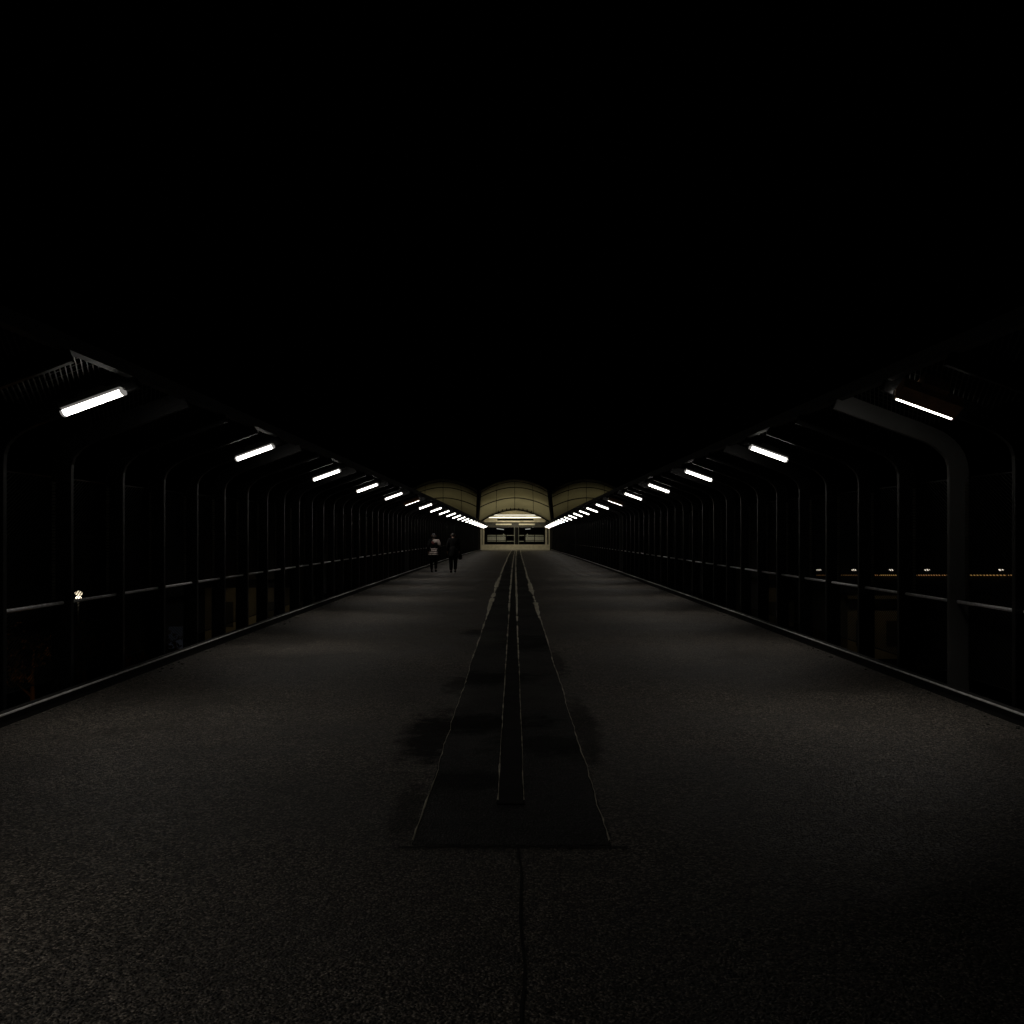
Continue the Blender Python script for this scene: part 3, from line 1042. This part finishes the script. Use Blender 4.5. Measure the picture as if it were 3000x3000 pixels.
# shrubs lit by a sodium street lamp, left
def street_lamp(loc, h, label, col, en, strength, globe=True):
    t = thing('street_lamp', label, 'street lamp', loc)
    bm = bmesh.new(); tube(bm, [(0, 0, 0), (0, 0, h)], [.08, .05], 8)
    lobj('pole', bm, M_black, t)
    hd = bmesh.new()
    bmesh.ops.create_uvsphere(hd, u_segments=14, v_segments=8, radius=.11)
    bmesh.ops.scale(hd, vec=(1.1, 1, .6), verts=hd.verts)
    bmesh.ops.translate(hd, vec=(0, 0, h + .09), verts=hd.verts)
    lobj('globe', hd, emit('globe_glow', col, strength), t, smooth=True)
    hd = bmesh.new()
    tube(hd, [(-.02, 0, h + .19), (0, 0, h + .22), (0, 0, h + .30), (0, 0, h + .36)], [.06, .15, .14, .04], 12)
    lobj('cap', hd, emit('cap_sheen', col, strength * .35) if globe else M_dark, t, smooth=True)
    ld = bpy.data.lights.new('bulb', 'POINT'); ld.energy = en; ld.color = col; ld.shadow_soft_size = .12
    lo = bpy.data.objects.new('bulb', ld); C.objects.link(lo); lo.parent = t
    lo.location = (0, -.35, h - .1)
    return t
p = at(230, 1750, 40)
street_lamp((p.x, 40, GZ), p.z - GZ - .1, 'small street lamp with a bright pale head just above the left handrail', (1, .85, .6), 6, 3.0)

M_leaf = mat('leaves', (.07, .05, .018), .8, var=.4, nscale=4)
M_bark = mat('bark', (.05, .035, .02), .9)
def shrub(cx, cy, top, rad, label, seed, n=420):
    rnd = random.Random(seed)
    t = thing('shrub', label, 'shrub', (cx, cy, GZ), 'shrubs below the left fence')
    bm = bmesh.new()
    tube(bm, [(0, 0, 0), (.1, 0, (top - GZ) * .5), (.05, .05, (top - GZ) * .8)], [.12, .08, .03], 7)
    for k in range(6):
        a = k * 1.05
        z = (top - GZ) * (.4 + .07 * k)
        tube(bm, [(.08, 0, z), (.08 + math.cos(a) * rad * .7, math.sin(a) * rad * .7, z + rad * .6)], [.04, .015], 5)
    lobj('stem', bm, M_bark, t)
    bm = bmesh.new()
    hz = top - GZ - rad
    cl = [(Vector((rnd.gauss(0, .5) * rad, rnd.gauss(0, .5) * rad, hz + rnd.gauss(0, .45) * rad)), rnd.uniform(.25, .5) * rad) for _ in range(14)]
    for _ in range(n):
        c_, r_ = rnd.choice(cl)
        p_ = c_ + Vector((rnd.gauss(0, 1), rnd.gauss(0, 1), rnd.gauss(0, 1))).normalized() * r_ * rnd.random() ** .4
        s_ = rnd.uniform(.05, .12)
        u = Vector((rnd.gauss(0, 1), rnd.gauss(0, 1), rnd.gauss(0, 1))).normalized()
        v = u.cross(Vector((rnd.gauss(0, 1), rnd.gauss(0, 1), 1))).normalized()
        bm.faces.new([bm.verts.new(p_ + u * s_), bm.verts.new(p_ + v * s_ * .5), bm.verts.new(p_ - u * s_), bm.verts.new(p_ - v * s_ * .5)])
    lobj('crown', bm, M_leaf, t)
    return t
p = at(405, 1900, 30); shrub(p.x, 30, p.z + .9, 1.0, 'leafy shrub in dim orange light between two left posts, beside the blue notice', 1)
p = at(85, 1880, 26); shrub(p.x, 26, p.z + .7, .8, 'leafy shrub in dim orange light behind the nearest left panel', 2)
p = at(240, 1890, 34); shrub(p.x, 34, p.z + .8, .8, 'darker leafy shrub behind the second left panel', 3)
p = at(330, 1960, 24)
street_lamp((p.x - 1.0, 24, GZ), 3.0, 'low orange lamp hidden below the left handrail among the shrubs', (1, .42, .10), 28, .3, False)

nb = thing('notice_board', 'small bluish notice board standing among the shrubs behind the left fence', 'sign', (at(517, 1855, 34).x, 34, GZ))
z0 = at(0, 1900, 34).z - GZ
bm = bmesh.new(); box(bm, -.26, .26, -.03, .03, z0, z0 + .75); lobj('panel', bm, emit('blue_notice', (.5, .6, .8), .006, (.2, .25, .35)), nb)
bm = bmesh.new()
for sx in (-.2, .2): tube(bm, [(sx, .06, 0), (sx, .06, z0 + .7)], .03, 6)
lobj('support', bm, M_black, nb)

# far platform with its lamps, right
Yp = 165.0
pl = thing('far_platform', 'far railway platform with an orange lit edge line beyond the right fence', 'platform', at(2700, 1690, Yp))
bm = bmesh.new()
a = at(2350, 1690, Yp); b = at(3300, 1690, Yp)
box(bm, a.x, b.x, Yp + .2, Yp + 8, GZ - .2, a.z)
obj('slab', bm, M_dgrey, pl)
rnd = random.Random(4)
x = 2392
while x < 3280:
    L_ = rnd.uniform(30, 70)
    bm = bmesh.new()
    a = at(x, 1686.6, Yp); b = at(x + L_, 1683.6, Yp)
    box(bm, a.x, b.x, Yp - .1, Yp + .1, a.z, b.z)
    obj('lit_edge', bm, emit('lit_edge_glow', (1, .45 + rnd.uniform(0, .12), .16), rnd.uniform(.10, .24) * (.3 if x < 2480 else 1)), pl)  # warm light on the platform edge, put in as glow
    x += L_ + rnd.uniform(1.5, 6)
names = ['leftmost', 'second from the left', 'third from the left', 'fourth from the left', 'fifth from the left', 'sixth from the left', 'last on the right']
for i, px in enumerate((2405, 2509, 2618, 2724, 2832, 2941)):
    p = at(px, 1671, Yp)
    t = thing('platform_lamp', 'tiny white lamp above the orange platform line, %s of the row' % names[i], 'lamp', (p.x, Yp + 1, p.z - 1.5), 'lamps of the far platform')
    bm = bmesh.new(); tube(bm, [(0, 0, 0), (0, 0, 1.45)], .06, 6); lobj('pole', bm, M_black, t)
    bm = bmesh.new(); box(bm, -.42, .38, -.2, .2, 1.42, 1.66)
    bmesh.ops.bevel(bm, geom=bm.edges[:], offset=.07, segments=2, affect='EDGES')
    lobj('head', bm, emit('far_lamp', (1, .88, .72), .75 if i else .5), t)
